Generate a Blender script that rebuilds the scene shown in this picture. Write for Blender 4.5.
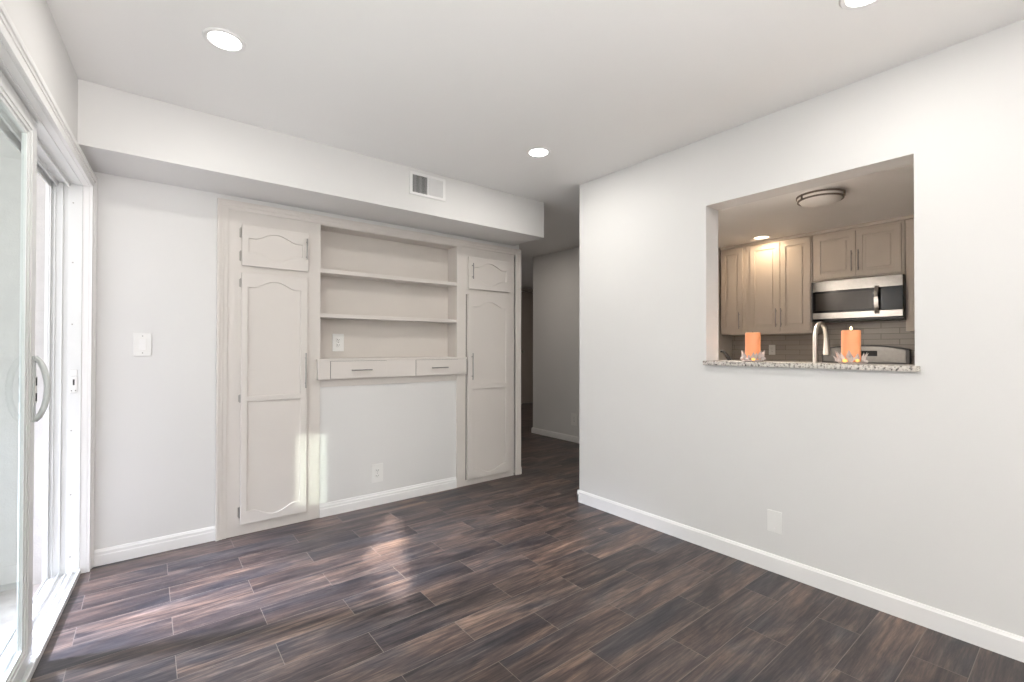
import bpy, bmesh, math, random
from mathutils import Vector, Matrix
random.seed(7)
for o in list(bpy.data.objects): bpy.data.objects.remove(o)
S = bpy.context.scene
COL = S.collection
R = math.radians
PI = math.pi

# ---------------------------------------------------------------- camera
def make_camera():
    f, yaw, pitch, roll, cy = 460.33, R(38.3746), R(.449), R(.1023), 343.677
    F = Vector((math.sin(yaw)*math.cos(pitch), math.cos(yaw)*math.cos(pitch), math.sin(pitch)))
    r = Vector((math.cos(yaw), -math.sin(yaw), 0)); u = r.cross(F)
    c, s = math.cos(roll), math.sin(roll)
    rt = c*r + s*u; up = -s*r + c*u
    cam = bpy.data.cameras.new('camera'); o = bpy.data.objects.new('camera', cam); COL.objects.link(o)
    m = Matrix((rt, up, -F)).transposed().to_4x4(); m.translation = Vector((0, 0, 1.185))
    o.matrix_world = m
    cam.sensor_width = 36; cam.lens = f*36/1024; cam.shift_y = (cy-341)/1024
    cam.clip_start = .02
    S.camera = o
make_camera()

# ---------------------------------------------------------------- world, light, exposure
W = bpy.data.worlds.new('world'); S.world = W; W.use_nodes = True
nt = W.node_tree
bg = nt.nodes['Background']
tc = nt.nodes.new('ShaderNodeTexCoord'); sp = nt.nodes.new('ShaderNodeSeparateXYZ'); rp = nt.nodes.new('ShaderNodeValToRGB')
nt.links.new(tc.outputs['Generated'], sp.inputs[0]); nt.links.new(sp.outputs['Z'], rp.inputs[0]); nt.links.new(rp.outputs[0], bg.inputs[0])
rp.color_ramp.elements[0].position = 0.0; rp.color_ramp.elements[0].color = (1.0, .97, .94, 1)
rp.color_ramp.elements[1].position = .85; rp.color_ramp.elements[1].color = (.95, 1.08, 1.35, 1)
e_ = rp.color_ramp.elements.new(.35); e_.color = (.90, .92, .98, 1)
bg.inputs[1].default_value = 1.95
vs = S.view_settings
vs.view_transform = 'Standard'; vs.look = 'None'; vs.exposure = -0.02; vs.gamma = 1; vs.use_curve_mapping = False

def area(name, loc, direction, sx, sy, power, color=(1, 1, 1), spread=180, up='Y', portal=False, parent=None, shape='RECTANGLE'):
    l = bpy.data.lights.new(name, 'AREA'); l.shape = shape; l.size = sx; l.size_y = sy; l.energy = power; l.color = color
    l.spread = R(spread)
    if portal: l.cycles.is_portal = True
    o = bpy.data.objects.new(name, l); COL.objects.link(o); o.location = loc
    o.rotation_euler = Vector(direction).to_track_quat('-Z', up).to_euler()
    if parent: o.parent = parent
    return o
A3 = R(3.2)
LO = Vector((-.24, 3.355, 0)); LA = Vector((-math.sin(A3), -math.cos(A3), 0)); LN = Vector((-math.cos(A3), math.sin(A3), 0))
def LW(w, s, z): return LO + LN*w + LA*s + Vector((0, 0, z))
area('daylight_portal_sliding_door', LW(.17, 1.26, 1.02), -LN, 2.4, 2.0, 1, portal=True, up='Z')
area('daylight_portal_added_window', LW(.17, 5.2, 1.47), -LN, 1.35, .75, 1, portal=True, up='Z')  # portal for the added, unseen left window
sun = bpy.data.lights.new('sun', 'SUN'); sun.energy = 6.5; sun.angle = R(.53); sun.color = (1, .95, .88)
so = bpy.data.objects.new('sun', sun); COL.objects.link(so); so.rotation_euler = Vector((-.40, .30, -.86)).to_track_quat('-Z', 'Y').to_euler()
area('added_bounce_fill', (.3, -2.3, .25), (-.30, .45, 1), 2.0, 1.2, 150, (.99, .975, .96), spread=110)  # unseen fill lamp added behind the camera to lift the ceiling
# narrow area lamps added out of view to lay the sun patches
SUN = Vector((.337, .89, -.303)).normalized()
def patch_lamp(name, target, dist, sx, sy, power, roll=0, SUN=SUN):
    o = area(name, Vector(target) - SUN*dist, SUN, sx, sy, power, (1, .96, .90), spread=1.2, up='Y')
    o.rotation_euler = (SUN.to_track_quat('-Z', 'Y').to_matrix() @ Matrix.Rotation(roll, 3, 'Z')).to_euler()
    return o
GL = 6.1
area('added_sky_patch_lamp', (-2.2, 3.10, 1.90), (2.45, -.55, -1.90), .3, .3, 24, (.74, .79, 1.0), spread=36)  # lamp added outside the door for the bluish patch on the floor
patch_lamp('added_floor_patch_lamp', (1.13, 2.515, 0), GL, .27, .27, 2.6, R(45))
patch_lamp('added_cabinet_patch_lamp', (.885, 3.33, .345), 3.0, .15, .47, .24, SUN=Vector((1.2, 1.66, -.30)).normalized())

# ---------------------------------------------------------------- materials
MATS = {}
def mat(name, col, rough=.5, metal=0, spec=.5, bump=None, emit=None, coat=0, noise=None, transmission=0):
    if name in MATS: return MATS[name]
    m = bpy.data.materials.new(name); m.use_nodes = True; t = m.node_tree; b = t.nodes['Principled BSDF']
    b.inputs['Base Color'].default_value = (*col, 1); b.inputs['Roughness'].default_value = rough
    b.inputs['Metallic'].default_value = metal; b.inputs['Specular IOR Level'].default_value = spec
    b.inputs['Coat Weight'].default_value = coat; b.inputs['Transmission Weight'].default_value = transmission
    if emit: b.inputs['Emission Color'].default_value = (*emit[0], 1); b.inputs['Emission Strength'].default_value = emit[1]
    tcn = t.nodes.new('ShaderNodeTexCoord')
    if bump:
        n = t.nodes.new('ShaderNodeTexNoise'); n.inputs['Scale'].default_value = bump[0]; n.inputs['Detail'].default_value = 3
        bp = t.nodes.new('ShaderNodeBump'); bp.inputs['Strength'].default_value = bump[1]; bp.inputs['Distance'].default_value = .002
        t.links.new(tcn.outputs['Object'], n.inputs['Vector']); t.links.new(n.outputs['Fac'], bp.inputs['Height']); t.links.new(bp.outputs[0], b.inputs['Normal'])
    if noise:
        n = t.nodes.new('ShaderNodeTexNoise'); n.inputs['Scale'].default_value = noise[0]; n.inputs['Detail'].default_value = 4
        rr = t.nodes.new('ShaderNodeValToRGB'); k = noise[1]
        rr.color_ramp.elements[0].position = .35; rr.color_ramp.elements[1].position = .65
        rr.color_ramp.elements[0].color = (*[c*(1-k) for c in col], 1); rr.color_ramp.elements[1].color = (*[min(1, c*(1+k)) for c in col], 1)
        t.links.new(tcn.outputs['Object'], n.inputs['Vector']); t.links.new(n.outputs['Fac'], rr.inputs[0]); t.links.new(rr.outputs[0], b.inputs['Base Color'])
    MATS[name] = m; return m

wall_m = mat('wall_paint', (.745, .735, .722), .55, bump=(220, .12), noise=(1.2, .01))
ceil_m = mat('ceiling_paint', (.89, .88, .865), .7, bump=(160, .2), noise=(1.1, .01))
hallceil_m = ceil_m
trim_m = mat('trim_paint', (.86, .85, .84), .35, noise=(3, .01))
cab_m = mat('cabinet_paint', (.70, .655, .615), .38, noise=(2.5, .015), bump=(60, .08))
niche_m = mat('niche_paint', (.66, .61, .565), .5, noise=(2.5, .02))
vinyl_m = mat('white_vinyl', (.77, .775, .765), .3, noise=(4, .01))
plate_m = mat('plate_plastic', (.83, .82, .80), .3, noise=(8, .01))
white_m = mat('white_enamel', (.84, .83, .82), .35, noise=(8, .01))
dark_m = mat('painted_duct_shade', (.02, .02, .02), .7, noise=(9, .1))
slot_m = mat('dark_slot', (.05, .048, .045), .6, noise=(9, .1))
chrome_m = mat('brushed_nickel', (.34, .33, .315), .3, metal=1, noise=(40, .05))
hinge_m = mat('hinge_nickel', (.42, .40, .37), .35, metal=1, noise=(40, .05))
steel_m = mat('stainless_steel', (.27, .262, .255), .20, metal=1, noise=(30, .04))
panel_m = mat('satin_steel', (.22, .215, .21), .35, metal=1, noise=(30, .04))
sside_m = mat('dark_steel', (.06, .06, .062), .3, noise=(20, .05))
faucet_m = mat('faucet_nickel', (.72, .68, .63), .28, metal=.9, noise=(40, .03))
black_m = mat('black_glass', (.008, .008, .01), .06, spec=.2, noise=(5, .05))
mwin_m = mat('microwave_window', (.045, .04, .037), .12, spec=.2, noise=(200, .2))
navy_m = mat('control_glass', (.004, .012, .022), .08, spec=.2, noise=(5, .05))
kcab_m = mat('kitchen_cabinet_paint', (.60, .54, .48), .4, noise=(3, .02))
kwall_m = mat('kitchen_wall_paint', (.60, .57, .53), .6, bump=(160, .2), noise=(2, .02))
handle_m = mat('door_handle_grey', (.62, .64, .63), .35, noise=(10, .02))
wax_m = mat('orange_wax', (1.0, .40, .19), .45, noise=(14, .05)); 
wax_m.node_tree.nodes['Principled BSDF'].inputs['Subsurface Weight'].default_value = .15
wax_m.node_tree.nodes['Principled BSDF'].inputs['Subsurface Radius'].default_value = (.02, .008, .004)
wick_m = mat('wick', (.05, .04, .03), .8, noise=(30, .1))
flame_m = mat('candle_flame', (1, .75, .4), .5, emit=((1, .72, .38), 9), noise=(30, .02))
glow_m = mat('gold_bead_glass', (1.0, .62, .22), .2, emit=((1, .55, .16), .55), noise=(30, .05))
amber_m = mat('amber_bead_glass', (.45, .22, .08), .15, noise=(30, .1))
crystal_m = mat('crystal_leaf', (.86, .78, .76), .08, transmission=.45, noise=(40, .06))
lens_m = mat('lamp_lens', (1, 1, 1), .5, emit=((1, .985, .95), 7), noise=(5, .01))
warm_lens_m = mat('warm_lamp_lens', (1, 1, 1), .5, emit=((1, .82, .6), 5), noise=(5, .01))
dome_m = mat('frosted_dome', (.80, .78, .75), .3, noise=(12, .02))
dring_m = mat('fixture_ring', (.16, .14, .12), .3, metal=.9, noise=(20, .05))
hdoor_m = mat('hall_door_paint', (.32, .27, .23), .5, noise=(5, .04))
patio_m = mat('patio_concrete', (.50, .45, .41), .9, bump=(90, .5), noise=(14, .12))
ground_m = mat('outdoor_ground', (.68, .665, .64), .9, bump=(20, .5), noise=(3, .1))
stucco_m = mat('exterior_stucco', (.62, .60, .58), .9, bump=(120, .7), noise=(20, .03))
iron_m = mat('dark_iron', (.014, .011, .010), .75, spec=.15, noise=(30, .1))

def N(t, typ, **kw):
    n = t.nodes.new(typ)
    for k, v in kw.items(): setattr(n, k, v)
    return n
def mth(t, op, a, b=None, c=None):
    n = t.nodes.new('ShaderNodeMath'); n.operation = op
    for i, v in enumerate((a, b, c)):
        if v is None: continue
        if isinstance(v, (int, float)): n.inputs[i].default_value = v
        else: t.links.new(v, n.inputs[i])
    return n.outputs[0]

def floor_material():
    m = bpy.data.materials.new('wood_look_tile'); m.use_nodes = True; t = m.node_tree; b = t.nodes['Principled BSDF']; L = t.links.new
    tc = N(t, 'ShaderNodeTexCoord'); sp = N(t, 'ShaderNodeSeparateXYZ'); L(tc.outputs['Object'], sp.inputs[0])
    X, Y = sp.outputs[0], sp.outputs[1]
    P, LEN = .1592, .636
    v = mth(t, 'DIVIDE', mth(t, 'SUBTRACT', Y, .443 - P*60), P)
    row = mth(t, 'FLOOR', v); fv = mth(t, 'SUBTRACT', v, row)
    par = mth(t, 'MODULO', row, 2)
    u = mth(t, 'ADD', mth(t, 'DIVIDE', mth(t, 'SUBTRACT', X, .727 - LEN*40), LEN), mth(t, 'MULTIPLY', par, .5))
    colu = mth(t, 'FLOOR', u); fu = mth(t, 'SUBTRACT', u, colu)
    # distance to the joint lines in metres
    dv = mth(t, 'MULTIPLY', mth(t, 'MINIMUM', fv, mth(t, 'SUBTRACT', 1, fv)), P)
    du = mth(t, 'MULTIPLY', mth(t, 'MINIMUM', fu, mth(t, 'SUBTRACT', 1, fu)), LEN)
    d = mth(t, 'MINIMUM', du, dv)
    grout = mth(t, 'LESS_THAN', d, .0012)
    cv = N(t, 'ShaderNodeCombineXYZ'); L(row, cv.inputs[0]); L(colu, cv.inputs[1])
    wn = N(t, 'ShaderNodeTexWhiteNoise'); wn.noise_dimensions = '2D'; L(cv.outputs[0], wn.inputs['Vector'])
    ws = N(t, 'ShaderNodeSeparateColor'); L(wn.outputs['Color'], ws.inputs[0])
    r1, r2, r3 = ws.outputs
    # grain coordinates, shifted tile by tile
    gx = mth(t, 'ADD', X, mth(t, 'MULTIPLY', r1, 37.0)); gy = mth(t, 'ADD', Y, mth(t, 'MULTIPLY', r2, 23.0))
    def coords(sx, sy):
        c = N(t, 'ShaderNodeCombineXYZ'); L(mth(t, 'MULTIPLY', gx, sx), c.inputs[0]); L(mth(t, 'MULTIPLY', gy, sy), c.inputs[1]); L(mth(t, 'MULTIPLY', r3, 11.0), c.inputs[2]); return c.outputs[0]
    def noise(vec, scale, detail, dist, rough=.6):
        n = N(t, 'ShaderNodeTexNoise'); n.inputs['Scale'].default_value = scale; n.inputs['Detail'].default_value = detail; n.inputs['Distortion'].default_value = dist; n.inputs['Roughness'].default_value = rough
        L(vec, n.inputs['Vector']); return n.outputs['Fac']
    n1 = noise(coords(1.5, 11), 1.0, 9, 1.2, .66)
    n2 = noise(coords(3.2, 48), 1.0, 6, .9, .68)
    n3 = noise(coords(1.6, 4), 1.0, 3, .8)
    n4 = noise(coords(7, 130), 1.0, 4, .5, .7)
    g = mth(t, 'ADD', mth(t, 'ADD', mth(t, 'MULTIPLY', n1, .46), mth(t, 'MULTIPLY', n2, .33)), mth(t, 'MULTIPLY', n4, .21))
    g = mth(t, 'ADD', g, mth(t, 'MULTIPLY', mth(t, 'SUBTRACT', r3, .5), .07))
    rp = N(t, 'ShaderNodeValToRGB'); L(g, rp.inputs[0]); cr = rp.color_ramp
    cr.elements[0].position = .36; cr.elements[0].color = (.016, .013, .014, 1)
    cr.elements[1].position = .67; cr.elements[1].color = (.34, .25, .195, 1)
    for p, c in ((.43, (.036, .029, .029, 1)), (.475, (.066, .050, .047, 1)), (.52, (.100, .076, .067, 1)), (.58, (.175, .13, .104, 1))):
        e = cr.elements.new(p); e.color = c
    rp2 = N(t, 'ShaderNodeValToRGB'); L(n3, rp2.inputs[0]); rp2.color_ramp.elements[0].position = .35; rp2.color_ramp.elements[0].color = (.50, .58, .72, 1)
    rp2.color_ramp.elements[1].position = .62; rp2.color_ramp.elements[1].color = (1.10, .98, .92, 1)
    mx = N(t, 'ShaderNodeMix'); mx.data_type = 'RGBA'; mx.blend_type = 'MULTIPLY'; mx.inputs[0].default_value = 1
    L(rp.outputs[0], mx.inputs[6]); L(rp2.outputs[0], mx.inputs[7])
    mg = N(t, 'ShaderNodeMix'); mg.data_type = 'RGBA'; L(mth(t, 'MULTIPLY', grout, .8), mg.inputs[0]); L(mx.outputs[2], mg.inputs[6]); mg.inputs[7].default_value = (.20, .165, .14, 1)
    L(mg.outputs[2], b.inputs['Base Color']); b.inputs['Specular IOR Level'].default_value = .5
    L(mth(t, 'ADD', mth(t, 'MULTIPLY', n2, .20), .30), b.inputs['Roughness'])
    bp = N(t, 'ShaderNodeBump'); bp.inputs['Strength'].default_value = .25; bp.inputs['Distance'].default_value = .002
    hh = mth(t, 'SUBTRACT', mth(t, 'MULTIPLY', n2, .5), mth(t, 'MULTIPLY', grout, .8)); L(hh, bp.inputs['Height']); L(bp.outputs[0], b.inputs['Normal'])
    return m
floor_m = floor_material()

def granite_material():
    m = bpy.data.materials.new('speckled_granite'); m.use_nodes = True; t = m.node_tree; b = t.nodes['Principled BSDF']; L = t.links.new
    tc = N(t, 'ShaderNodeTexCoord')
    n = N(t, 'ShaderNodeTexNoise'); n.inputs['Scale'].default_value = 85; n.inputs['Detail'].default_value = 6; L(tc.outputs['Object'], n.inputs['Vector'])
    r = N(t, 'ShaderNodeValToRGB'); L(n.outputs['Fac'], r.inputs[0]); c = r.color_ramp
    c.elements[0].position = .33; c.elements[0].color = (.06, .05, .045, 1); c.elements[1].position = .62; c.elements[1].color = (.66, .62, .57, 1)
    e = c.elements.new(.40); e.color = (.30, .27, .25, 1); e = c.elements.new(.48); e.color = (.55, .50, .45, 1)
    v = N(t, 'ShaderNodeTexVoronoi'); v.inputs['Scale'].default_value = 75; L(tc.outputs['Object'], v.inputs['Vector'])
    lt = mth(t, 'LESS_THAN', v.outputs['Distance'], .16)
    mx = N(t, 'ShaderNodeMix'); mx.data_type = 'RGBA'; L(lt, mx.inputs[0]); L(r.outputs[0], mx.inputs[6]); mx.inputs[7].default_value = (.04, .035, .035, 1)
    L(mx.outputs[2], b.inputs['Base Color']); b.inputs['Roughness'].default_value = .2
    return m
granite_m = granite_material()

def tile_material():
    m = bpy.data.materials.new('long_backsplash_tile'); m.use_nodes = True; t = m.node_tree; b = t.nodes['Principled BSDF']; L = t.links.new
    tc = N(t, 'ShaderNodeTexCoord'); sp = N(t, 'ShaderNodeSeparateXYZ'); L(tc.outputs['Object'], sp.inputs[0])
    cb = N(t, 'ShaderNodeCombineXYZ'); L(sp.outputs[1], cb.inputs[0]); L(sp.outputs[2], cb.inputs[1])
    br = N(t, 'ShaderNodeTexBrick'); L(cb.outputs[0], br.inputs['Vector'])
    br.inputs['Color1'].default_value = (.38, .34, .30, 1); br.inputs['Color2'].default_value = (.33, .295, .265, 1); br.inputs['Mortar'].default_value = (.17, .15, .135, 1)
    br.inputs['Scale'].default_value = 1; br.inputs['Mortar Size'].default_value = .002; br.inputs['Brick Width'].default_value = .305; br.inputs['Row Height'].default_value = .058
    L(br.outputs['Color'], b.inputs['Base Color']); b.inputs['Roughness'].default_value = .25
    bp = N(t, 'ShaderNodeBump'); bp.inputs['Distance'].default_value = .002; bp.invert = True; L(br.outputs['Fac'], bp.inputs['Height']); L(bp.outputs[0], b.inputs['Normal'])
    return m
tile_m = tile_material()

def glass_material():
    m = bpy.data.materials.new('window_glass'); m.use_nodes = True; t = m.node_tree; t.nodes.remove(t.nodes['Principled BSDF']); L = t.links.new
    out = t.nodes['Material Output']
    tr = N(t, 'ShaderNodeBsdfTransparent'); tr.inputs[0].default_value = (.90, .94, .92, 1)
    gl = N(t, 'ShaderNodeBsdfGlossy'); gl.inputs['Roughness'].default_value = .02
    fr = N(t, 'ShaderNodeFresnel'); fr.inputs[0].default_value = 1.45
    nz = N(t, 'ShaderNodeTexNoise'); nz.inputs['Scale'].default_value = .6
    mx = N(t, 'ShaderNodeMixShader'); gm = N(t, 'ShaderNodeNewGeometry'); L(mth(t, 'MULTIPLY', mth(t, 'SUBTRACT', 1, gm.outputs['Backfacing']), mth(t, 'ADD', mth(t, 'MULTIPLY', fr.outputs[0], .8), mth(t, 'MULTIPLY', nz.outputs[0], .02))), mx.inputs[0])
    L(tr.outputs[0], mx.inputs[1]); L(gl.outputs[0], mx.inputs[2]); L(mx.outputs[0], out.inputs[0])
    return m
glass_m = glass_material()

# ---------------------------------------------------------------- mesh helpers
def wloc(p):
    v = Vector((0, 0, 0))
    while p: v += p.location; p = p.parent
    return v
class MB:
    def __init__(s): s.bm = bmesh.new()
    def _xf(s, vs, M):
        if M is not None: bmesh.ops.transform(s.bm, matrix=M, verts=vs)
    def box(s, x0, x1, y0, y1, z0, z1, bev=0, M=None, seg=2):
        x0, x1 = sorted((x0, x1)); y0, y1 = sorted((y0, y1)); z0, z1 = sorted((z0, z1))
        vs = bmesh.ops.create_cube(s.bm, size=1)['verts']
        for v in vs: v.co = Vector((x0 if v.co.x < 0 else x1, y0 if v.co.y < 0 else y1, z0 if v.co.z < 0 else z1))
        s._xf(vs, M)
        if bev > 0:
            es = list({e for v in vs for e in v.link_edges})
            bmesh.ops.bevel(s.bm, geom=es, offset=bev, segments=seg, profile=.5, affect='EDGES')
        return s
    def cyl(s, p0, p1, r0, r1=None, seg=24):
        p0, p1 = Vector(p0), Vector(p1); r1 = r0 if r1 is None else r1; d = p1-p0
        M = Matrix.Translation((p0+p1)/2) @ d.to_track_quat('Z', 'Y').to_matrix().to_4x4()
        bmesh.ops.create_cone(s.bm, cap_ends=True, segments=seg, radius1=r0, radius2=r1, depth=d.length, matrix=M); return s
    def lathe(s, prof, M=None, seg=40, close=False):
        rings = []
        for r, z in prof:
            if r < 1e-6: rings.append([s.bm.verts.new((0, 0, z))])
            else: rings.append([s.bm.verts.new((r*math.cos(2*PI*k/seg), r*math.sin(2*PI*k/seg), z)) for k in range(seg)])
        if close: rings.append(rings[0])
        for a, b in zip(rings, rings[1:]):
            for k in range(seg):
                k2 = (k+1) % seg
                if len(a) == 1 and len(b) == 1: continue
                if len(a) == 1: s.bm.faces.new((a[0], b[k], b[k2]))
                elif len(b) == 1: s.bm.faces.new((a[k], b[0], a[k2]))
                else: s.bm.faces.new((a[k], b[k], b[k2], a[k2]))
        vs = list({v for r in rings for v in r}); s._xf(vs, M); return s
    def tube(s, pts, r, seg=16, caps=True):
        pts = [Vector(p) for p in pts]; n = len(pts); rr = r if isinstance(r, (list, tuple)) else [r]*n
        ref = None; rings = []
        for i, p in enumerate(pts):
            tdir = (pts[min(i+1, n-1)] - pts[max(i-1, 0)]).normalized()
            if ref is None:
                ref = Vector((0, 0, 1)) if abs(tdir.z) < .9 else Vector((1, 0, 0))
            a = tdir.cross(ref).normalized(); b = a.cross(tdir).normalized(); ref = b
            rings.append([s.bm.verts.new(p + (a*math.cos(2*PI*k/seg) + b*math.sin(2*PI*k/seg))*rr[i]) for k in range(seg)])
        for a, b in zip(rings, rings[1:]):
            for k in range(seg): s.bm.faces.new((a[k], a[(k+1) % seg], b[(k+1) % seg], b[k]))
        if caps: s.bm.faces.new(rings[0]); s.bm.faces.new(rings[-1])
        return s
    def prism(s, poly, M, depth, bev=0):
        """poly in local XY, extruded along local Z by depth, then placed with M"""
        lo = [s.bm.verts.new((x, y, 0)) for x, y in poly]; hi = [s.bm.verts.new((x, y, depth)) for x, y in poly]
        n = len(poly)
        s.bm.faces.new(lo[::-1]); s.bm.faces.new(hi)
        for k in range(n): s.bm.faces.new((lo[k], lo[(k+1) % n], hi[(k+1) % n], hi[k]))
        s._xf(lo+hi, M)
        if bev:
            es = list({e for v in lo+hi for e in v.link_edges}); bmesh.ops.bevel(s.bm, geom=es, offset=bev, segments=2, affect='EDGES')
        return s
    def sphere(s, c, r, sc=(1, 1, 1), seg=16):
        M = Matrix.Translation(c) @ Matrix.Diagonal((*[r*k for k in sc], 1))
        bmesh.ops.create_uvsphere(s.bm, u_segments=seg, v_segments=seg//2+2, radius=1, matrix=M); return s
    def plate(s, outlines, thick, bev, M):
        """flat plate with holes: outlines in local XY, routed edges, thickness along +Z from 0 to thick"""
        cu = bpy.data.curves.new('tmp', 'CURVE'); cu.dimensions = '2D'; cu.fill_mode = 'BOTH'
        cu.extrude = thick/2 - bev; cu.bevel_depth = bev; cu.bevel_resolution = 2; cu.offset = -bev
        for pts in outlines:
            sp = cu.splines.new('POLY'); sp.points.add(len(pts)-1); sp.use_cyclic_u = True
            for q, (x, y) in zip(sp.points, pts): q.co = (x, y, 0, 1)
        ob = bpy.data.objects.new('tmp', cu); COL.objects.link(ob)
        dg = bpy.context.evaluated_depsgraph_get(); me = bpy.data.meshes.new_from_object(ob.evaluated_get(dg))
        me.transform(M @ Matrix.Translation((0, 0, thick/2)))
        tb = bmesh.new(); tb.from_mesh(me); bmesh.ops.remove_doubles(tb, verts=tb.verts, dist=1e-5); tb.to_mesh(me); tb.free()
        s.bm.from_mesh(me); bpy.data.meshes.remove(me); bpy.data.objects.remove(ob); bpy.data.curves.remove(cu)
        return s
    def build(s, name, m, parent=None, local=False, smooth=35):
        if parent and not local: bmesh.ops.translate(s.bm, vec=-wloc(parent), verts=s.bm.verts)
        bmesh.ops.recalc_face_normals(s.bm, faces=s.bm.faces)
        me = bpy.data.meshes.new(name); s.bm.to_mesh(me); s.bm.free(); me.materials.append(m)
        if smooth:
            me.shade_smooth(); me.set_sharp_from_angle(angle=R(smooth))
        o = bpy.data.objects.new(name, me); COL.objects.link(o); o.parent = parent
        if smooth:
            wn = o.modifiers.new('weighted_normals', 'WEIGHTED_NORMAL'); wn.keep_sharp = True; wn.weight = 80
        return o
def tag(o, label=None, cat=None, group=None, kind=None):
    if label: o['label'] = label
    if cat: o['category'] = cat
    if group: o['group'] = group
    if kind: o['kind'] = kind
    return o
def thing(name, label, cat, loc=(0, 0, 0), rz=0, group=None):
    o = bpy.data.objects.new(name, None); COL.objects.link(o); o.location = loc; o.rotation_euler = (0, 0, rz)
    return tag(o, label, cat, group)
def struct(name, mb, m, parent=None, **k):
    o = mb.build(name, m, parent, **k)
    if not parent: o['kind'] = 'structure'
    return o
def lw_place(o): o.location = LO; o.rotation_euler = (0, 0, PI - A3); return o
def copy_tree(o, parent=None):
    c = o.copy(); COL.objects.link(c); c.parent = parent
    for ch in list(o.children): copy_tree(ch, c)
    return c
# matrices that stand a local XY drawing up as a front: facing -Y (x=x, y=z) and facing -X (x=y, y=z)
def face_negY(y): return Matrix(((1, 0, 0, 0), (0, 0, -1, y), (0, 1, 0, 0), (0, 0, 0, 1)))        # +Z local -> -Y world
def face_negX(x): return Matrix(((0, 0, -1, x), (-1, 0, 0, 0), (0, 1, 0, 0), (0, 0, 0, 1)))       # drawing x -> -Y world, +Z local -> -X
def rect(x0, x1, y0, y1): return [(x0, y0), (x1, y0), (x1, y1), (x0, y1)]

# ================================================================ SETTING
H = 2.44
XR = 2.61
RE = 2.458      # far end of the right wall
def lwxy(w, s): v = LW(w, s, 0); return (v.x, v.y)
struct('floor', MB().prism([lwxy(.024, 6.6), (7.1, -3.15), (7.1, 7.6), (-.3, 7.6), lwxy(.024, -.05)], Matrix.Translation((0, 0, -.12)), .12), floor_m)
struct('ceiling', MB().box(-.9, 7.1, -3.15, 7.6, H, H+.15), ceil_m)
# back wall with the recess for the built-in
w = MB()
w.box(-.40, .345, 3.355, 3.62, 0, H); w.box(.345, 2.74, 3.355, 3.62, 2.085, H); w.box(.345, 2.74, 3.52, 3.62, 0, 2.085)
w.box(2.725, 2.74, 3.345, 3.52, 0, 2.085)
struct('wall_back', w, wall_m)
struct('wall_soffit', MB().box(-.29, 2.683, 2.945, 3.354, 2.133, H-.001), wall_m)
# left wall (local w outward, s toward the camera)
w = MB()
w.box(0, .15, -.02, .055, 0, H); w.box(0, .15, .055, 2.47, 2.035, H); w.box(0, .15, 2.47, 4.5, 0, H)
w.box(0, .15, 4.5, 5.9, 0, 1.08); w.box(0, .15, 4.5, 5.9, 1.88, H); w.box(0, .15, 5.9, 6.55, 0, H)
lw_place(struct('wall_left', w, wall_m))
# right wall with the pass-through
OY0, OY1, OZ0, OZ1, XT = .481, 1.432, 1.082, 2.032, 2.755
w = MB()
w.box(XR, XT, OY1, RE, 0, H); w.box(XR, XT, -3.0, OY0, 0, H); w.box(XR, XT, OY0, OY1, 0, OZ0); w.box(XR, XT, OY0, OY1, OZ1, H)
struct('wall_right', w, wall_m)
w = MB().box(-.9, 2.755, -3.15, -3, 0, H)
struct('wall_rear', w, wall_m)
# kitchen and hall shell
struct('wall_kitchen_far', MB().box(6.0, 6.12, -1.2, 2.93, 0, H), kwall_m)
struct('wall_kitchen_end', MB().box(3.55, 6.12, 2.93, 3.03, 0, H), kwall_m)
struct('wall_kitchen_leak_block', MB().box(2.756, 3.65, 2.345, 2.45, 0, H).box(3.551, 3.65, 2.451, 2.929, 0, H), kwall_m)  # unseen wall added to keep kitchen lamp light out of the hall
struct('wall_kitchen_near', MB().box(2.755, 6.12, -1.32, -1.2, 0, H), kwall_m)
struct('wall_backsplash', MB().box(5.99, 5.999, -.5, 2.93, .915, 1.6), tile_m)
struct('wall_hall', MB().box(4.2, 4.32, 3.03, 4.835, 0, H), wall_m)
struct('wall_hall_far', MB().box(2.3, 7.1, 7.5, 7.6, 0, H), wall_m)
struct('wall_hall_left', MB().box(2.3, 2.4, 3.62, 7.5, 0, H), wall_m)
struct('wall_hall_right', MB().box(7.0, 7.1, 3.03, 7.5, 0, H), wall_m)

# baseboards: stepped profile extruded along a straight run
def baseboard(name, p0, p1, nrm, h=.088, t=.014, m=trim_m):
    p0, p1, nrm = Vector((*p0, 0)), Vector((*p1, 0)), Vector((*nrm, 0)).normalized()
    prof = [(0, 0), (t, 0), (t, h*.62), (t*.86, h*.68), (t*.86, h*.84), (t*.55, h*.92), (t*.45, h*.98), (0, h)]
    d = (p1-p0); L = d.length; d.normalize()
    M = Matrix((nrm, Vector((0, 0, 1)), d)).transposed().to_4x4(); M.translation = p0
    return struct(name, MB().prism(prof, M, L), m, smooth=20)
baseboard('baseboard_back', (-.222, 3.355), (.334, 3.355), (0, -1), h=.086)
baseboard('baseboard_right', (XR, -3), (XR, RE+.014), (-1, 0), h=.090)
baseboard('baseboard_wall_end', (XR-.014, RE), (XT+.014, RE), (0, 1), h=.090)
baseboard('baseboard_back_end', (2.74, 3.33), (2.74, 3.62), (1, 0), h=.075)
baseboard('baseboard_hall', (4.2, 3.03), (4.2, 4.835), (-1, 0), h=.075)
baseboard('baseboard_hall_end', (4.186, 4.835), (4.32, 4.835), (0, 1), h=.075)
baseboard('baseboard_hall_far', (2.4, 7.5), (5.72, 7.5), (0, -1), h=.075)
baseboard('baseboard_hall_far_right', (6.72, 7.5), (7.0, 7.5), (0, -1), h=.075)
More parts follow.
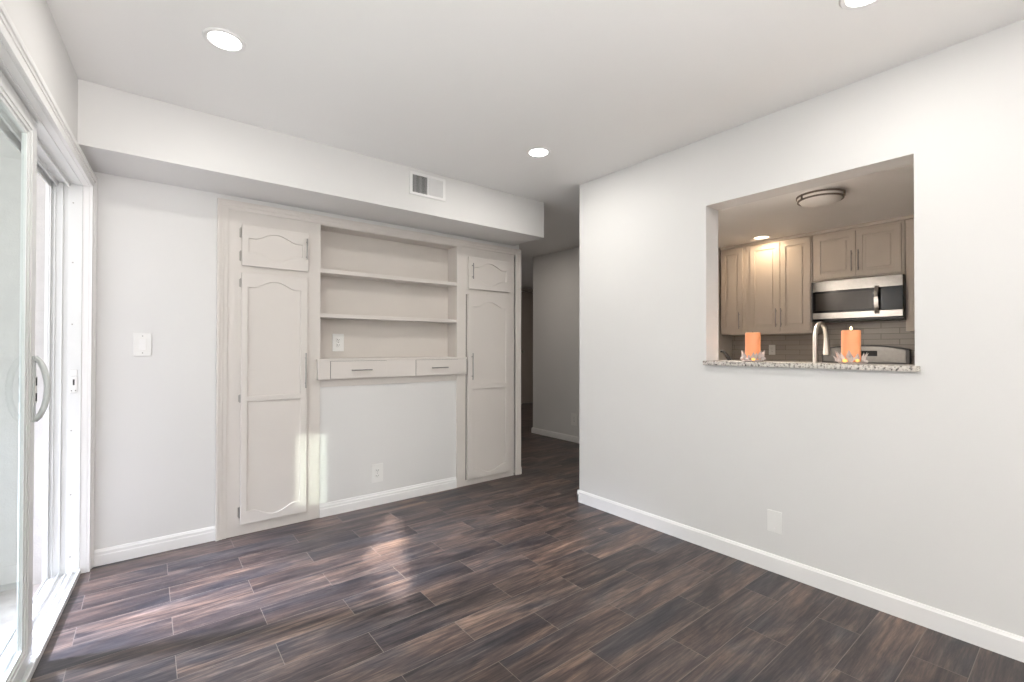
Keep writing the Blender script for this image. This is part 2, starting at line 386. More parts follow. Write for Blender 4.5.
lw_place(struct('baseboard_left', MB().box(-.014, 0, 2.56, 6.4, 0, .088, .003), trim_m))

# ---------------------------------------------------------------- door_1: the sliding glass door in the left wall
d1 = bpy.data.objects.new('door_1', None); COL.objects.link(d1); lw_place(d1); d1['kind'] = 'structure'
m = MB()   # casing: moulded boards round the opening, (w, s, z)
T = 2.095
for (s0, s1, z0, z1, horizontal) in ((0.0, .072, 0, T, 0), (2.455, 2.53, 0, T, 0), (.072, 2.455, 2.03, T, 1)):
    m.box(-.013, 0, s0, s1, z0, z1, .002)
m.box(-.022, 0, .0, .022, 0, T, .003); m.box(-.022, 0, 2.508, 2.53, 0, T, .003); m.box(-.022, 0, .022, 2.508, T-.022, T, .003)
m.box(-.017, 0, .022, .034, 0, T-.02, .002); m.box(-.017, 0, .034, 2.5, T-.034, T-.022, .002)
m.build('casing', trim_m, d1, local=True)
m = MB()
m.box(0, .03, .050, .072, 0, 2.035, .001); m.box(0, .03, 2.453, 2.475, 0, 2.035, .001); m.box(0, .03, .072, 2.453, 2.029, 2.042, .001)
m.build('jamb_liner', trim_m, d1, local=True)
m = MB()   # vinyl frame with stepped channels
m.box(.026, .080, .056, .077, .0, 2.03, .001); m.box(.080, .15, .056, .068, 0, 2.03, .001)
m.box(.100, .106, .056, .080, 0, 2.03, .001); m.box(.128, .133, .056, .078, 0, 2.03, .001); m.box(.143, .15, .056, .084, 0, 2.03, .001)
m.box(.026, .15, 2.445, 2.47, 0, 2.03, .001)
m.box(.026, .15, .077, 2.445, 2.028, 2.036, .001)
for w0, w1, z in ((.026, .034, 2.026), (.074, .083, 2.010), (.118, .124, 2.004), (.143, .15, 1.992)):
    m.box(w0, w1, .077, 2.445, z, 2.030, .001)
m.build('frame', vinyl_m, d1, local=True)
m = MB()   # sill with its tracks
m.box(.022, .155, .066, 2.46, -.004, .010, .001)
for w0, w1, z in ((.022, .029, .026), (.052, .057, .024), (.078, .084, .020), (.104, .109, .026), (.118, .122, .018), (.148, .155, .016)):
    m.box(w0, w1, .066, 2.46, .008, z, .001)
m.build('sill_track', vinyl_m, d1, local=True)
m = MB(); 
for z in (.10, .42, .75, 1.30, 1.62, 1.93): m.cyl((.062, .0765, z), (.062, .0785, z), .0032, seg=12)
m.build('jamb_screws', hinge_m, d1, local=True)
m = MB(); m.box(.040, .068, .0765, .083, .945, 1.03, .003); m.box(.040, .068, .0765, .080, 1.035, 1.065, .002)
sk = m.build('strike_plate', plate_m, d1, local=True)
m = MB(); m.box(.050, .057, .0825, .0835, .985, 1.015); m.cyl((.046, .083, .957), (.046, .0838, .957), .0025, seg=10); m.cyl((.062, .083, .957), (.062, .0838, .957), .0025, seg=10)
m.build('keeper_slot', slot_m, sk, local=True)
def sash(name, s0, s1, w0, w1, stile=.058, bottom=.075, top=.055):
    m = MB(); z0, z1 = .026, 2.022
    m.box(w0, w1, s0, s0+stile, z0, z1, .002); m.box(w0, w1, s1-stile, s1, z0, z1, .002)
    m.box(w0, w1, s0+stile-.001, s1-stile+.001, z0, z0+bottom-.028, .002); m.box(w0, w1, s0+stile-.001, s1-stile+.001, z1-top+.01, z1, .002)
    sa = m.build(name, vinyl_m, d1, local=True)
    m = MB(); wm = (w0+w1)/2   # glazing beads
    for q0, q1, b0, b1 in ((w0+.004, w1-.004, .0, .014), (w0+.009, w1-.009, .014, .026)):
        a0, a1, c0, c1 = s0+stile+b0, s1-stile-b0, z0+bottom-.028+b0, z1-top+.01-b0
        k = b1-b0
        m.box(q0, q1, a0, a0+k, c0, c1, .001); m.box(q0, q1, a1-k, a1, c0, c1, .001); m.box(q0, q1, a0+k, a1-k, c0, c0+k, .001); m.box(q0, q1, a0+k, a1-k, c1-k, c1, .001)
    m.build('glazing_bead', vinyl_m, sa, local=True)
    MB().box(wm-.003, wm+.003, s0+stile+.02, s1-stile-.02, z0+.06, z1-.06).build('pane', glass_m, sa, local=True, smooth=0)
    return sa
sl = sash('sliding_panel', .895, 2.15, .040, .070)
sash('fixed_panel', 1.23, 2.445, .088, .116)
# pull handle on the sliding panel
m = MB(); m.box(.034, .041, .908, .938, .905, 1.15, .003)
pts = []
for k in range(17):
    q = k/16; z = .912 + q*.231; b = math.sin(PI*q)**.55
    pts.append((.036 - .034*b, .920, z))
m.tube(pts, [.0095 if 0 < k < 16 else .011 for k in range(17)], seg=12)
h = m.build('pull_handle', handle_m, sl, local=True)
# (the lock plate sits inside the handle)
m = MB(); m.box(.030, .035, .913, .929, .975, 1.075, .002)
m.build('lock_plate', plate_m, sl, local=True)
m = MB(); m.box(.0285, .031, .922, .931, .982, 1.012); m.box(.0285, .031, .922, .931, 1.04, 1.070)
m.build('latch', slot_m, sl, local=True)
# added_window_1 in the left wall: unseen, added to let the floor-patch beam in
w1 = MB()
for s0, s1, z0, z1 in ((4.5, 4.53, 1.08, 1.88), (5.87, 5.9, 1.08, 1.88), (4.53, 5.87, 1.08, 1.11), (4.53, 5.87, 1.85, 1.88)):
    w1.box(.05, .10, s0, s1, z0, z1, .003)
w1 = lw_place(struct('added_window_1', w1, vinyl_m))
# outside
struct('ground', MB().box(-40, 7.1, -40, 30, -.45, -.30), ground_m)
lw_place(tag(MB().box(.026, 2.2, -.3, 4.3, -.29, -.02).build('patio_slab', patio_m), kind='structure'))
lw_place(struct('wall_patio', MB().box(.151, 2.2, -.3, .035, -.02, 2.9), stucco_m))
lw_place(struct('trim_1', MB().box(.152, .166, .0351, .075, -.018, 2.6, .003), trim_m))

# ================================================================ BUILT-IN CABINET
YC, YFR, YD = 3.322, 3.338, 3.314       # casing front, face frame front, door front
NB = 3.492                               # back of the shelf niche
bi = thing('built_in_cabinet', 'large cream built-in wall unit with arched panel doors, open shelves and two drawers', 'cabinet', (1.536, 3.4, 0))
# face frame with the door stiles and the central opening
m = MB()
m.plate([rect(.372, 2.668, .0, 2.052), rect(.942, 2.050, .02, 2.036)], .020, .001, face_negY(YFR+.020))
m.box(.942, 2.05, YFR, YFR+.02, .0, .021)
m.build('face_frame', cab_m, bi)
m = MB()   # niche lining: sides, top, back
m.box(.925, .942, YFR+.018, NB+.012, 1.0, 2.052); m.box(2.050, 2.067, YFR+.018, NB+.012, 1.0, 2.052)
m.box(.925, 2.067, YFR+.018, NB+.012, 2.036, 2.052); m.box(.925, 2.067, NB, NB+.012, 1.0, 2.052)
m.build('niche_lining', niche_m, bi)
# lower white back panel, with rail and its baseboard
m = MB(); m.box(.942, 2.05, 3.3485, 3.36, 0, 1.0); m.build('lower_panel', wall_m, bi)
m = MB(); m.box(.943, 2.049, 3.339, 3.3485, .905, .96, .001); m.build('cleat', cab_m, bi)
m = MB(); M = Matrix(((0, 0, 1, .943), (-1, 0, 0, 3.3485), (0, 1, 0, 0), (0, 0, 0, 1)))
m.prism([(0, 0), (.015, 0), (.015, .055), (.012, .060), (.012, .072), (.007, .080), (.005, .090), (0, .092)], M, 1.106)
m.build('base_moulding', trim_m, bi, smooth=20)
# casing moulding around the unit
m = MB()
def ucase(x0, x1, z1, yf, t):          # a U-shaped board
    m.plate([[(x0, 0), (x0+t, 0), (x0+t, z1-t), (x1-t, z1-t), (x1-t, 0), (x1, 0), (x1, z1), (x0, z1)]], YFR+.012-yf, .0015, face_negY(YFR+.012))
ucase(.332, 2.740, 2.098, 3.321, .014); ucase(.345, 2.727, 2.085, 3.326, .020); ucase(.364, 2.708, 2.066, 3.331, .024)
m.build('casing', cab_m, bi)
# shelves
for z0, z1 in ((1.705, 1.733), (1.392, 1.418)):
    MB().box(.942, 2.05, YFR+.006, NB, z0, z1, .002).build('shelf', cab_m, bi)

def arch_outline(x0, x1, z0, z1, top=0, bot=0, n=10):
    """panel outline; top / bot = rise of the cathedral curve beyond the shoulders"""
    pts = []; wd = x1-x0; sh = .13*wd
    def curve(rise, zb):
        out = []
        if not rise: return [(x0, zb), (x1, zb)]
        out.append((x0, zb)); 
        N_ = 22
        for k in range(N_+1):
            q = k/N_; x = x0+sh + (wd-2*sh)*q
            s = math.sin(PI*q); e = s**1.35
            out.append((x, zb + rise*e))
        out.append((x1, zb)); return out
    b = curve(-bot if bot else 0, z0); t_ = curve(top if top else 0, z1)
    return b + t_[::-1]
def arched_door(name, x0, x1, z0, z1, holes, slab=.008):
    d = MB(); d.plate([rect(x0, x1, z0, z1)] + [arch_outline(*h) for h in holes], .016, .0035, face_negY(YD+.016))
    dd = d.build(name, cab_m, bi)
    MB().box(x0+.004, x1-.004, YD+.009, YFR, z0+.004, z1-.004, .001).build('inset_panel', cab_m, dd)
    return dd
def bar_pull(parent, p0, p1, out, r=.0042, stand=.022, name='handle'):
    p0, p1, out = Vector(p0), Vector(p1), Vector(out); d = (p1-p0).normalized(); L = (p1-p0).length
    m = MB(); m.cyl(p0+out*stand, p1+out*stand, r, seg=12)
    for q in (.14, .86): m.cyl(p0+d*L*q, p0+d*L*q+out*stand, r*.8, seg=10)
    return m.build(name, chrome_m, parent)
d = arched_door('upper_door', .461, .857, 1.697, 1.955, [(.500, .818, 1.785, 1.872, .042, .042)])
bar_pull(d, (.842, YD, 1.775), (.842, YD, 1.915), (0, -1, 0))
hinges = []
def hinge(parent, x, z0, z1):
    m = MB(); m.cyl((x+.001, YD+.012, z0), (x+.001, YD+.012, z1), .0038, seg=10); m.box(x-.006, x, YFR-.002, YFR, z0+.004, z1-.004); m.build('hinge', hinge_m, parent)
hinge(d, .4555, 1.872, 1.936); hinge(d, .4555, 1.725, 1.790)
d = arched_door('tall_door', .461, .852, .070, 1.652, [(.497, .808, .873, 1.562, .044, 0), (.497, .808, .150, .838, 0, .044)])
bar_pull(d, (.838, YD, .908), (.838, YD, 1.144), (0, -1, 0))
hinge(d, .4555, 1.560, 1.615); hinge(d, .4555, .835, .885); hinge(d, .4555, .112, .180)
d = arched_door('upper_door', 2.152, 2.594, 1.687, 1.962, [(2.198, 2.556, 1.775, 1.875, .046, .046)])
bar_pull(d, (2.186, YD, 1.770), (2.186, YD, 1.906), (0, -1, 0))
d = arched_door('tall_door', 2.149, 2.594, .052, 1.642, [(2.198, 2.556, .860, 1.535, .048, 0), (2.198, 2.556, .140, .822, 0, .05)])
bar_pull(d, (2.183, YD, .905), (2.183, YD, 1.135), (0, -1, 0))
# dark strip painting in the shade of the gap beside the right doors
MB().box(2.1385, 2.1455, YFR-.0012, YFR+.004, .05, 1.64).build('gap_shade_strip', slot_m, bi)
# drawer shelf across the middle
YS = 3.300
m = MB(); m.box(.918, 2.122, YS+.004, YFR+.03, .958, 1.090, .002); m.box(.914, 2.126, YS, NB, 1.086, 1.102, .003); m.build('drawer_case', cab_m, bi)
for x0, x1, hx in ((1.003, 1.412, (1.143, 1.293)), (1.655, 2.042, (1.785, 1.932))):
    dr = MB().box(x0, x1, YS-.001, YS+.014, .963, 1.083, .002).build('drawer', cab_m, bi)
    bar_pull(dr, (hx[0], YS, 1.020), (hx[1], YS, 1.020), (0, -1, 0), r=.005)
    m = MB(); m.box(x0-.0028, x0-.0004, YS+.0034, YS+.005, .962, 1.084); m.box(x0, x1, YS+.0034, YS+.005, 1.0834, 1.0850); m.build('drawer_shade_strip', slot_m, bi)  # dark strips stand in for the shade in the drawer gaps

# ================================================================ PLATES, VENT, CEILING LIGHTS
def outlet(label, loc, face, w=.072, h=.116, kind='duplex', name='wall_outlet', cat='outlet'):
    """local: plate in XZ facing -Y; face = rotation about z"""
    t = thing(name, label, cat, loc, face, 'wall outlets' if kind == 'duplex' else None)
    MB().box(-w/2, w/2, -.006, 0, -h/2, h/2, .0025).build('cover_plate', plate_m, t, local=True)
    if kind == 'duplex':
        for z in (-.020, .020):
            r_ = MB().box(-.014, .014, -.0085, -.004, z-.0145, z+.0145, .003).build('receptacle', plate_m, t, local=True)
            m = MB(); m.box(-.0075, -.0055, -.0095, -.008, z-.002, z+.007); m.box(.0055, .0075, -.0095, -.008, z-.002, z+.007); m.cyl((0, -.0095, z-.007), (0, -.008, z-.007), .002, seg=8)
            m.build('slots', slot_m, r_, local=True)
        MB().cyl((0, -.0072, 0), (0, -.0055, 0), .003, seg=12).build('screw', chrome_m, t, local=True)
    elif kind == 'rocker':
        MB().box(-.017, .017, -.0075, -.005, -.034, .034, .001).build('surround', plate_m, t, local=True)
        m = MB(); m.prism([(-.0075, -.031), (-.0135, -.031), (-.0085, .0), (-.0085, .031), (-.0075, .031)], Matrix(((0, 0, 1, -.014), (1, 0, 0, 0), (0, 1, 0, 0), (0, 0, 0, 1))), .028)
        m.build('rocker', white_m, t, local=True)
        
        for z in (-.048, .048): MB().cyl((0, -.0072, z), (0, -.0055, z), .003, seg=12).build('screw', chrome_m, t, local=True)
    else:
        for z in (-.035, .035): MB().cyl((0, -.0072, z), (0, -.0055, z), .0028, seg=12).build('screw', white_m, t, local=True)
    return t
outlet('white rocker light switch on the wall beside the sliding glass door', (-.022, 3.355, 1.197), 0, .080, .132, 'rocker', 'light_switch', 'switch')
outlet('white duplex outlet inside the open shelf niche, above the left drawer', (1.112, NB, 1.218), 0, .084, .130)
outlet('white duplex outlet low on the white panel under the drawers', (1.360, 3.3485, .238), 0, .090, .138)
outlet('blank white cover plate low on the right wall under the pass-through', (XR, 1.052, .265), -PI/2, .072, .115, 'blank', 'blank_plate', 'wall plate')
outlet('small outlet low on the shaded hallway wall', (4.2, 4.04, .282), -PI/2, .105, .15)
outlet('outlet on the tiled kitchen backsplash between the candles', (5.99, 2.438, 1.160), -PI/2, .074, .12)

# return-air style vent on the soffit
vt = thing('air_vent', 'white rectangular air vent on the soffit above the built-in shelves', 'vent', (1.560, 2.945, 2.331))
m = MB(); m.plate([rect(-.142, .142, -.080, .080), rect(-.120, -.0045, -.062, .062), rect(.0045, .120, -.062, .062)], .010, .002, face_negY(0)); m.build('frame', white_m, vt, local=True)
MB().box(-.125, .125, -.0015, -.0005, -.066, .066).build('duct_shade_sheet', dark_m, vt, local=True)  # dark sheet stands in for the shade inside the duct
for sgn, x0 in ((-1, -.119), (1, .006)):
    m = MB(); nsl = 12
    for k in range(nsl):
        x = x0 + .113*(k+.5)/nsl
        ang = R(38) if sgn < 0 else R(-48)
        M = Matrix.Translation((x, -.0055, 0)) @ Matrix.Rotation(-ang if sgn < 0 else -ang, 4, 'Z')
        m.box(-.0007, .0007, -.0055, .0035, -.063, .063, M=M)
    m.build('louvers', white_m, vt, local=True)

def downlight(label, x, y, r=.078, power=5, color=(1, .97, .92), lens=None, group=None, spread=180):
    t = thing('recessed_light', label, 'ceiling light', (x, y, H), 0, group or 'recessed ceiling lights')
    m = MB(); m.lathe([(r*.78, -.001), (r, -.001), (r*1.0, -.004), (r*.95, -.007), (r*.80, -.006), (r*.76, -.004)], close=True); m.build('trim_ring', white_m, t, local=True)
    m = MB(); m.lathe([(r*.77, -.0045), (0, -.0045)]); m.build('lens', lens or lens_m, t, local=True)
    l = area('lamp', (0, 0, -.012), (0, 0, -1), r*1.4, r*1.4, power, color, parent=t, shape='DISK', spread=spread)
    return t
downlight('round white recessed ceiling light nearest the sliding door', .240, 2.200, r=.077)
downlight('round white recessed ceiling light near the hallway opening', 1.962, 2.207, power=8)
downlight('recessed ceiling light cut off by the top edge of the picture', 1.985, .492)
downlight('added unseen recessed light over the room behind the viewer', .25, .492)  # unseen lamp added to balance the room exposure
downlight('warm recessed light in the kitchen ceiling near the upper cabinets', 5.46, 2.335, r=.095, power=4, color=(1, .74, .48), lens=warm_lens_m)

downlight('added kitchen fill light hidden above the pass-through', 3.3, 2.1, power=92, color=(1, .92, .84), spread=128)  # hidden lamp added to brighten the kitchen
downlight('added hallway fill light hidden beyond the wall end', 3.3, 4.2, power=5, color=(1, .90, .80))  # unseen lamp added to brighten the hall wall
downlight('added fill light hidden at the far end of the hallway', 4.6, 6.4, power=4, color=(1, .86, .72))  # unseen lamp added to brighten the far hall door
# ================================================================ PASS-THROUGH: granite sill, candles
m = MB()
m.prism([(2.588, .461), (2.588, 1.443), (2.609, 1.443), (2.609, OY1-.002), (XT, OY1-.002), (XT, 1.443), (2.80, 1.443), (2.80, .461), (XT, .461), (XT, OY0+.002), (2.609, OY0+.002), (2.609, .461)],
        Matrix.Translation((0, 0, 1.0822)), .025, .002)
tag(m.build('granite_sill', granite_m), 'speckled granite sill slab along the bottom of the kitchen pass-through', 'countertop')
ZS = 1.1075
def candle(label, hlabel, x, y, lit, seed, spread):
    rnd = random.Random(seed)
    hld = thing('candle_holder', hlabel, 'candle holder', (x, y, ZS), 0, 'candle wreaths on the granite sill')
    MB().lathe([(0, 0), (.050, 0), (.055, .003), (.050, .008), (.042, .010), (.0, .010)]).build('base_dish', crystal_m, hld, local=True)
    n = 18
    for k in range(n):
        a = 2*PI*k/n + rnd.uniform(-.12, .12); ln = rnd.uniform(.040, .066); tilt = rnd.uniform(.95, 1.45); wd = rnd.uniform(.011, .016)
        m = MB(); bm = m.bm
        P = [(0, 0, 0), (wd, ln*.45, .004), (0, ln, 0), (-wd, ln*.45, .004), (0, ln*.45, .008), (0, ln*.45, -.003)]
        v = [bm.verts.new(p) for p in P]
        for i, j in ((0, 1), (1, 2), (2, 3), (3, 0)): bm.faces.new((v[i], v[j], v[4])); bm.faces.new((v[j], v[i], v[5]))
        M = Matrix.Rotation(a-PI/2, 4, 'Z') @ Matrix.Translation((0, .046 if k % 2 else .050, .004)) @ Matrix.Rotation(tilt, 4, 'X')
        bmesh.ops.transform(bm, matrix=M, verts=bm.verts)
        m.build('crystal_leaf', crystal_m, hld, local=True, smooth=0)
    for k in range(9):
        a = 2*PI*k/9 + .3 + rnd.uniform(-.2, .2); rr = rnd.uniform(.009, .0125)
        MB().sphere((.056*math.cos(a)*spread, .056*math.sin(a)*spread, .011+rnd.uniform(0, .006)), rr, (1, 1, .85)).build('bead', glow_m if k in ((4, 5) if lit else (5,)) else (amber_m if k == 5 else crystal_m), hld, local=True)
    c = thing('pillar_candle', label, 'candle', (x, y, ZS+.0102), 0, 'orange pillar candles on the granite sill')
    r, hh = .0388, .153
    MB().lathe([(0, 0), (r-.002, 0), (r, .003), (r, hh-.004), (r-.002, hh), (r-.006, hh-.001), (r-.010, hh-.004), (0, hh-.007)], seg=48).build('wax_body', wax_m, c, local=True)
    MB().tube([(0, 0, hh-.009), (0, 0, hh+.002), (.001, .001, hh+.007)], .0012, seg=8).build('wick', wick_m, c, local=True)
    if lit:
        MB().lathe([(0, hh+.001), (.003, hh+.004), (.0048, hh+.008), (.0038, hh+.013), (.0016, hh+.017), (0, hh+.020)], seg=16).build('flame', flame_m, c, local=True)
candle('orange pillar candle at the left end of the sill, without a flame', 'wreath of clear crystal leaves and beads around the left candle', 2.688, 1.197, False, 3, 1.0)
candle('lit orange pillar candle at the right of the sill, with a small flame', 'wreath of crystal leaves with glowing gold beads around the lit candle', 2.688, .733, True, 11, 1.02)

# ================================================================ KITCHEN
KX = 5.66
def kdoor(parent, y0, y1, z0, z1, x=KX, name='door', rail=.055):
    """raised-panel door facing -X"""
    M = face_negX(x)
    m = MB(); m.plate([rect(-y1, -y0, z0, z1), rect(-y1+rail, -y0-rail, z0+rail, z1-rail)], .018, .003, M)
    d = m.build(name, kcab_m, parent)
    a, b, c, e = y0+rail-.002, y1-rail+.002, z0+rail-.002, z1-rail+.002
    m = MB(); m.box(x-.007, x-.001, a, b, c, e)
    m.box(x-.0145, x-.006, a+.026, b-.026, c+.026, e-.026, .006)
    m.build('raised_panel', kcab_m, d)
    return d
def kbar(parent, y, z0, z1, x=KX-.018): return bar_pull(parent, (x, y, z0), (x, y, z1), (-1, 0, 0), r=.0055, stand=.026)
def kunit(label, y0, y1, z0, z1, doors):
    t = thing('upper_cabinet', label, 'cabinet', (5.83, (y0+y1)/2, z0), 0, 'kitchen upper cabinets')
    MB().box(KX, 5.999 if z0 > 1.6 else 5.988, y0+.001, y1-.001, z0, z1, .002).build('body', kcab_m, t)
    for (a, b, c, e, hy, h0, h1) in doors:
        d = kdoor(t, a, b, c, e)
        if hy: kbar(d, hy, h0, h1)
kunit('narrow single-door kitchen upper cabinet at the far left of the row', 2.600, 2.905, 1.345, 2.408, [(2.634, 2.897, 1.374, 2.385, 2.668, 1.414, 1.615)])
kunit('two-door kitchen upper cabinet lit by the warm ceiling light', 1.892, 2.600, 1.345, 2.408, [(2.214, 2.545, 1.374, 2.385, 2.250, 1.424, 1.636), (1.906, 2.208, 1.374, 2.385, 2.196, 1.424, 1.633)])
kunit('short two-door kitchen cabinet directly above the microwave', 1.112, 1.890, 1.888, 2.408, [(1.500, 1.866, 1.912, 2.380, 1.528, 1.970, 2.180), (1.136, 1.494, 1.912, 2.380, 1.470, 1.970, 2.178)])
kunit('kitchen upper cabinet right of the microwave, cut by the opening edge', .62, 1.108, 1.345, 2.408, [(.640, 1.080, 1.374, 2.385, .67, 1.424, 1.636)])
m = MB(); m.prism([(0, 0), (.012, 0), (.020, .010), (.022, .022), (.030, .030), (-.30, .030), (-.30, 0)], Matrix(((-1, 0, 0, KX), (0, 0, 1, .62), (0, 1, 0, 2.409), (0, 0, 0, 1))), 2.285)
tag(m.build('crown_moulding', kcab_m), 'thin crown strip between the kitchen upper cabinets and ceiling', 'moulding')

# microwave
MX = 5.58
mw = thing('microwave', 'stainless over-the-range microwave with black glass door and curved handle', 'microwave', (5.79, 1.485, 1.462))
MB().box(MX+.02, 5.989, 1.108, 1.882, 1.462, 1.886, .003).build('body', sside_m, mw)
MB().box(MX, MX+.022, 1.112, 1.862, 1.778, 1.884, .003).build('top_band', steel_m, mw)
MB().box(MX, MX+.022, 1.112, 1.862, 1.488, 1.552, .003).build('bottom_band', steel_m, mw)
dr = MB().box(MX+.002, MX+.022, 1.285, 1.862, 1.554, 1.776, .003).build('door', black_m, mw)
MB().box(MX+.0005, MX+.004, 1.352, 1.835, 1.575, 1.757, .001).build('window', mwin_m, dr)
MB().box(MX+.002, MX+.022, 1.112, 1.282, 1.554, 1.776, .003).build('control_panel', navy_m, mw)
m = MB(); m2 = []
for k in range(13):
    q = k/12; m2.append((MX-.008-.028*math.sin(PI*q)**.7, 1.312, 1.520+.275*q))
prof = [(x, z) for x, y, z in m2] + [(x+.009, z) for x, y, z in m2[::-1]]
m.prism(prof, Matrix(((1, 0, 0, 0), (0, 0, 1, 1.292), (0, 1, 0, 0), (0, 0, 0, 1))), .034, .0015)
m.box(MX-.010, MX+.003, 1.294, 1.324, 1.522, 1.536, .002); m.box(MX-.010, MX+.003, 1.294, 1.324, 1.780, 1.794, .002)
m.build('handle', steel_m, dr)
MB().box(MX+.0, MX+.03, 1.112, 1.862, 1.466, 1.486, .002).build('vent_grille', black_m, mw)

# range with arched backguard
rg = thing('kitchen_range', 'stainless kitchen range with arched back panel and black clock display', 'stove', (5.68, 1.507, 0))
MB().box(5.40, 5.975, 1.129, 1.885, .08, .905, .004).build('body', steel_m, rg)
MB().box(5.37, 5.975, 1.127, 1.887, .905, .925, .004).build('cooktop', black_m, rg)
for cx, cy_, rr in ((5.52, 1.32, .09), (5.52, 1.70, .105), (5.78, 1.32, .075), (5.78, 1.70, .09)):
    MB().lathe([(rr-.006, .9255), (rr, .9255), (rr, .9262), (rr-.006, .9262)], M=Matrix.Translation((cx, cy_, 0)), close=True).build('burner_ring', mwin_m, rg)
def guard(y0, y1, z0, zs, zt, inset=0):
    n = 24; pts = [(-y1, z0), (-y0, z0)]; 
    top = []
    for k in range(n+1):
        q = k/n; top.append((-y0 - (y1-y0)*q, zs + (zt-zs)*(1-abs(2*q-1)**2.6)))
    return pts + top
MB().plate([guard(1.127, 1.889, .925, 1.170, 1.214)], .05, .006, face_negX(5.975)).build('backguard', sside_m, rg)
bgp = MB().plate([guard(1.160, 1.876, 1.035, 1.160, 1.203)], .006, .002, face_negX(5.9255)).build('control_panel', panel_m, rg)
MB().box(5.9175, 5.921, 1.388, 1.590, 1.100, 1.156, .001).build('display', black_m, bgp)
od = MB().box(5.375, 5.40, 1.135, 1.879, .25, .80, .004).build('oven_door', steel_m, rg)
MB().box(5.372, 5.376, 1.22, 1.79, .36, .66, .001).build('oven_window', black_m, od)
m = MB(); m.cyl((5.335, 1.18, .74), (5.335, 1.83, .74), .010, seg=14); m.cyl((5.335, 1.21, .74), (5.376, 1.21, .74), .007, seg=10); m.cyl((5.335, 1.80, .74), (5.376, 1.80, .74), .007, seg=10); m.build('handle', steel_m, od)
for k in range(4): MB().cyl((5.40, 1.22+.19*k, .855), (5.375, 1.22+.19*k, .855), .02, seg=20).build('knob', black_m, rg)

# base cabinets and counters either side of the range, and under the pass-through
def base_unit(label, x0, x1, y0, y1, front, doors):
    t = thing('base_cabinet', label, 'cabinet', ((x0+x1)/2, (y0+y1)/2, 0), 0, 'kitchen base cabinets')
    MB().box(x0, x1, y0+.001, y1-.001, .10, .879, .002).build('body', kcab_m, t)
    MB().box(x0+.05, x1-.05, y0+.002, y1-.002, 0, .10).build('toe_kick', slot_m, t)
    n = doors; wdt = (y1-y0-.02)/n
    if front == -1:
        for k in range(n):
            a = y0+.01+k*wdt
            d = kdoor(t, a+.004, a+wdt-.004, .13, .86, x=x0); kbar(d, a+.04, .62, .80, x=x0-.018)
    return t
base_unit('kitchen base cabinet between the range and the end wall', 5.42, 5.985, 1.892, 2.928, -1, 3)
base_unit('kitchen base cabinet on the near side of the range', 5.42, 5.985, -.5, 1.122, -1, 4)
base_unit('base cabinet run backing onto the pass-through wall', 2.757, 3.33, -.5, 1.95, 1, 5)
tag(MB().box(5.39, 5.9885, 1.892, 2.928, .881, .914, .003).build('granite_countertop', granite_m), 'granite counter between the range and the end wall', 'countertop')
tag(MB().box(5.39, 5.9885, -.5, 1.122, .881, .914, .003).build('granite_countertop', granite_m), 'granite counter on the near side of the range', 'countertop')
tag(MB().plate([rect(2.757, 3.36, -.5, 1.95), rect(3.04, 3.28, .55, 1.35)], .033, .003, Matrix.Translation((0, 0, .881))).build('granite_countertop', granite_m), 'granite counter holding the faucet behind the pass-through', 'countertop')

# faucet: stands on the near counter, spout reaching away from the viewer
FX, FY = 3.0, .990
fc = thing('kitchen_faucet', 'tall brushed nickel gooseneck kitchen faucet with pull-down spray head', 'faucet', (FX, FY, .9145))
MB().lathe([(0, 0), (.027, 0), (.027, .006), (.020, .012), (.016, .05), (.013, .055), (0, .055)], seg=28).build('base', faucet_m, fc, local=True)
pts = [(0, 0, .05), (0, 0, .20), (0, 0, .325)]; rr = [.0115, .0115, .0115]
RA = .088
for k in range(1, 15):
    a = PI*k/15*1.06; pts.append((RA-RA*math.cos(a), 0, .325+RA*math.sin(a))); rr.append(.0115)
MB().tube(pts, rr, seg=18).build('gooseneck', faucet_m, fc, local=True)
ex, ez = pts[-1][0], pts[-1][2]
MB().tube([(ex+.001, 0, ez+.004), (ex+.003, 0, ez-.02), (ex+.005, 0, ez-.055), (ex+.007, 0, ez-.088), (ex+.0075, 0, ez-.098)], [.0125, .0135, .0165, .0195, .0185], seg=20).build('spray_head', faucet_m, fc, local=True)
m = MB(); m.cyl((0, -.012, .035), (0, -.03, .038), .009, seg=14); m.tube([(0, -.03, .038), (-.0, -.05, .05), (0, -.085, .085)], [.006, .005, .004], seg=10); m.build('lever', faucet_m, fc, local=True)
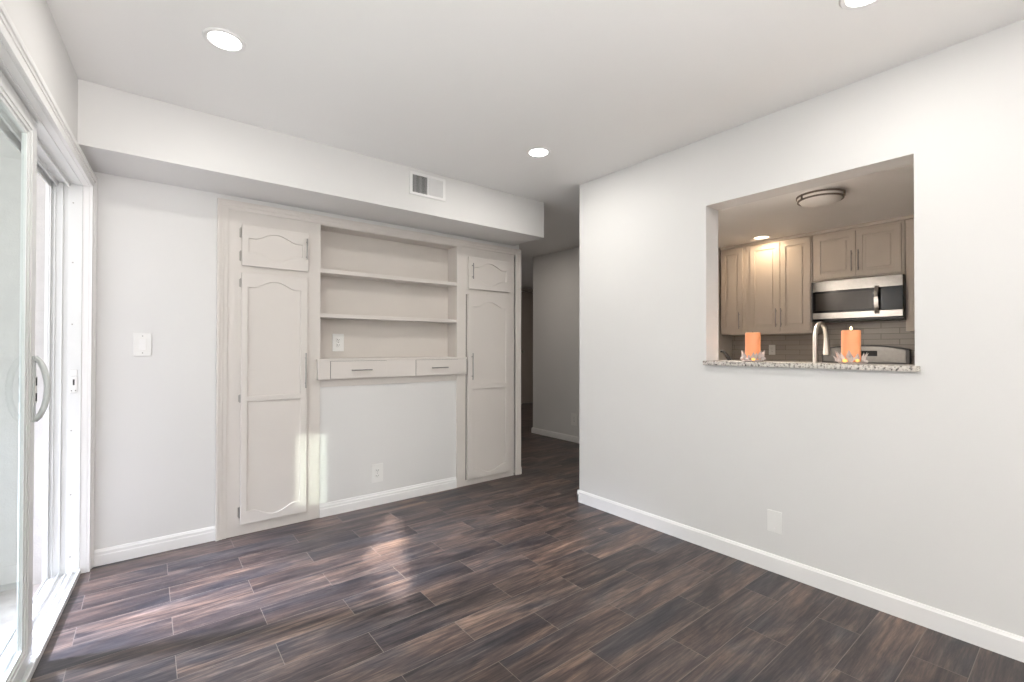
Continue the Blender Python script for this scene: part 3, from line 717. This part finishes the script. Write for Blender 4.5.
# dark curved handle seen at the left corner of the opening
kt = thing('kitchen_utensil', 'dark curved kitchen implement leaning at the left corner of the opening', 'utensil', (3.15, 1.46, .9145))
MB().lathe([(0, 0), (.045, 0), (.050, .004), (.052, .12), (.049, .12), (.047, .008), (0, .008)], seg=32).build('crock', iron_m, kt, local=True)
MB().tube([(0, 0, .014), (0, .030, .09), (0, .085, .170), (0, .108, .200), (0, .126, .226), (0, .145, .246), (0, .163, .244)], [.007, .009, .012, .013, .011, .009, .006], seg=12).build('handle', iron_m, kt, local=True)

# flush-mount ceiling fixture (unlit)
fx = thing('flush_ceiling_light', 'unlit round frosted flush ceiling light with two dark metal bands', 'ceiling light', (4.29, 1.375, H))
r = .163
MB().lathe([(r*.9, 0), (r, 0), (r, -.012), (r*.9, -.012)], close=True).build('pan', white_m, fx, local=True)
MB().lathe([(r-.004, -.012), (r+.006, -.012), (r+.006, -.026), (r-.004, -.026)], close=True, seg=56).build('band', dring_m, fx, local=True)
MB().lathe([(r-.014, -.026), (r-.002, -.026), (r-.002, -.044), (r-.014, -.044)], close=True, seg=56).build('spacer', dome_m, fx, local=True)
MB().lathe([(r-.014, -.044), (r-.002, -.044), (r-.002, -.056), (r-.014, -.056)], close=True, seg=56).build('band', dring_m, fx, local=True)
MB().lathe([(r-.013, -.050), (r*.85, -.066), (r*.6, -.085), (r*.3, -.096), (0, -.10)], seg=56).build('dome', dome_m, fx, local=True)
m = MB()
for k in range(3):
    a = 2*PI*k/3 + 2.6; m.cyl(((r+.004)*math.cos(a), (r+.004)*math.sin(a), -.012), ((r+.004)*math.cos(a), (r+.004)*math.sin(a), -.058), .007, seg=12)
m.build('band_clips', dring_m, fx, local=True)

# ================================================================ HALL DOOR
hd = bpy.data.objects.new('door_2', None); COL.objects.link(hd); hd.location = (6.2, 7.5, 0); hd['kind'] = 'structure'
MB().box(5.80, 6.64, 7.462, 7.490, .012, 2.36, .004).build('door_leaf', hdoor_m, hd)
m = MB(); m.box(5.73, 5.79, 7.455, 7.499, 0, 2.43, .003); m.box(6.65, 6.71, 7.455, 7.499, 0, 2.43, .003); m.box(5.79, 6.65, 7.455, 7.499, 2.372, 2.43, .003); m.build('casing', hdoor_m, hd)
MB().cyl((6.17, 7.462, 1.09), (6.17, 7.43, 1.09), .012, seg=14).sphere((6.17, 7.415, 1.09), .028).build('knob', hinge_m, hd)
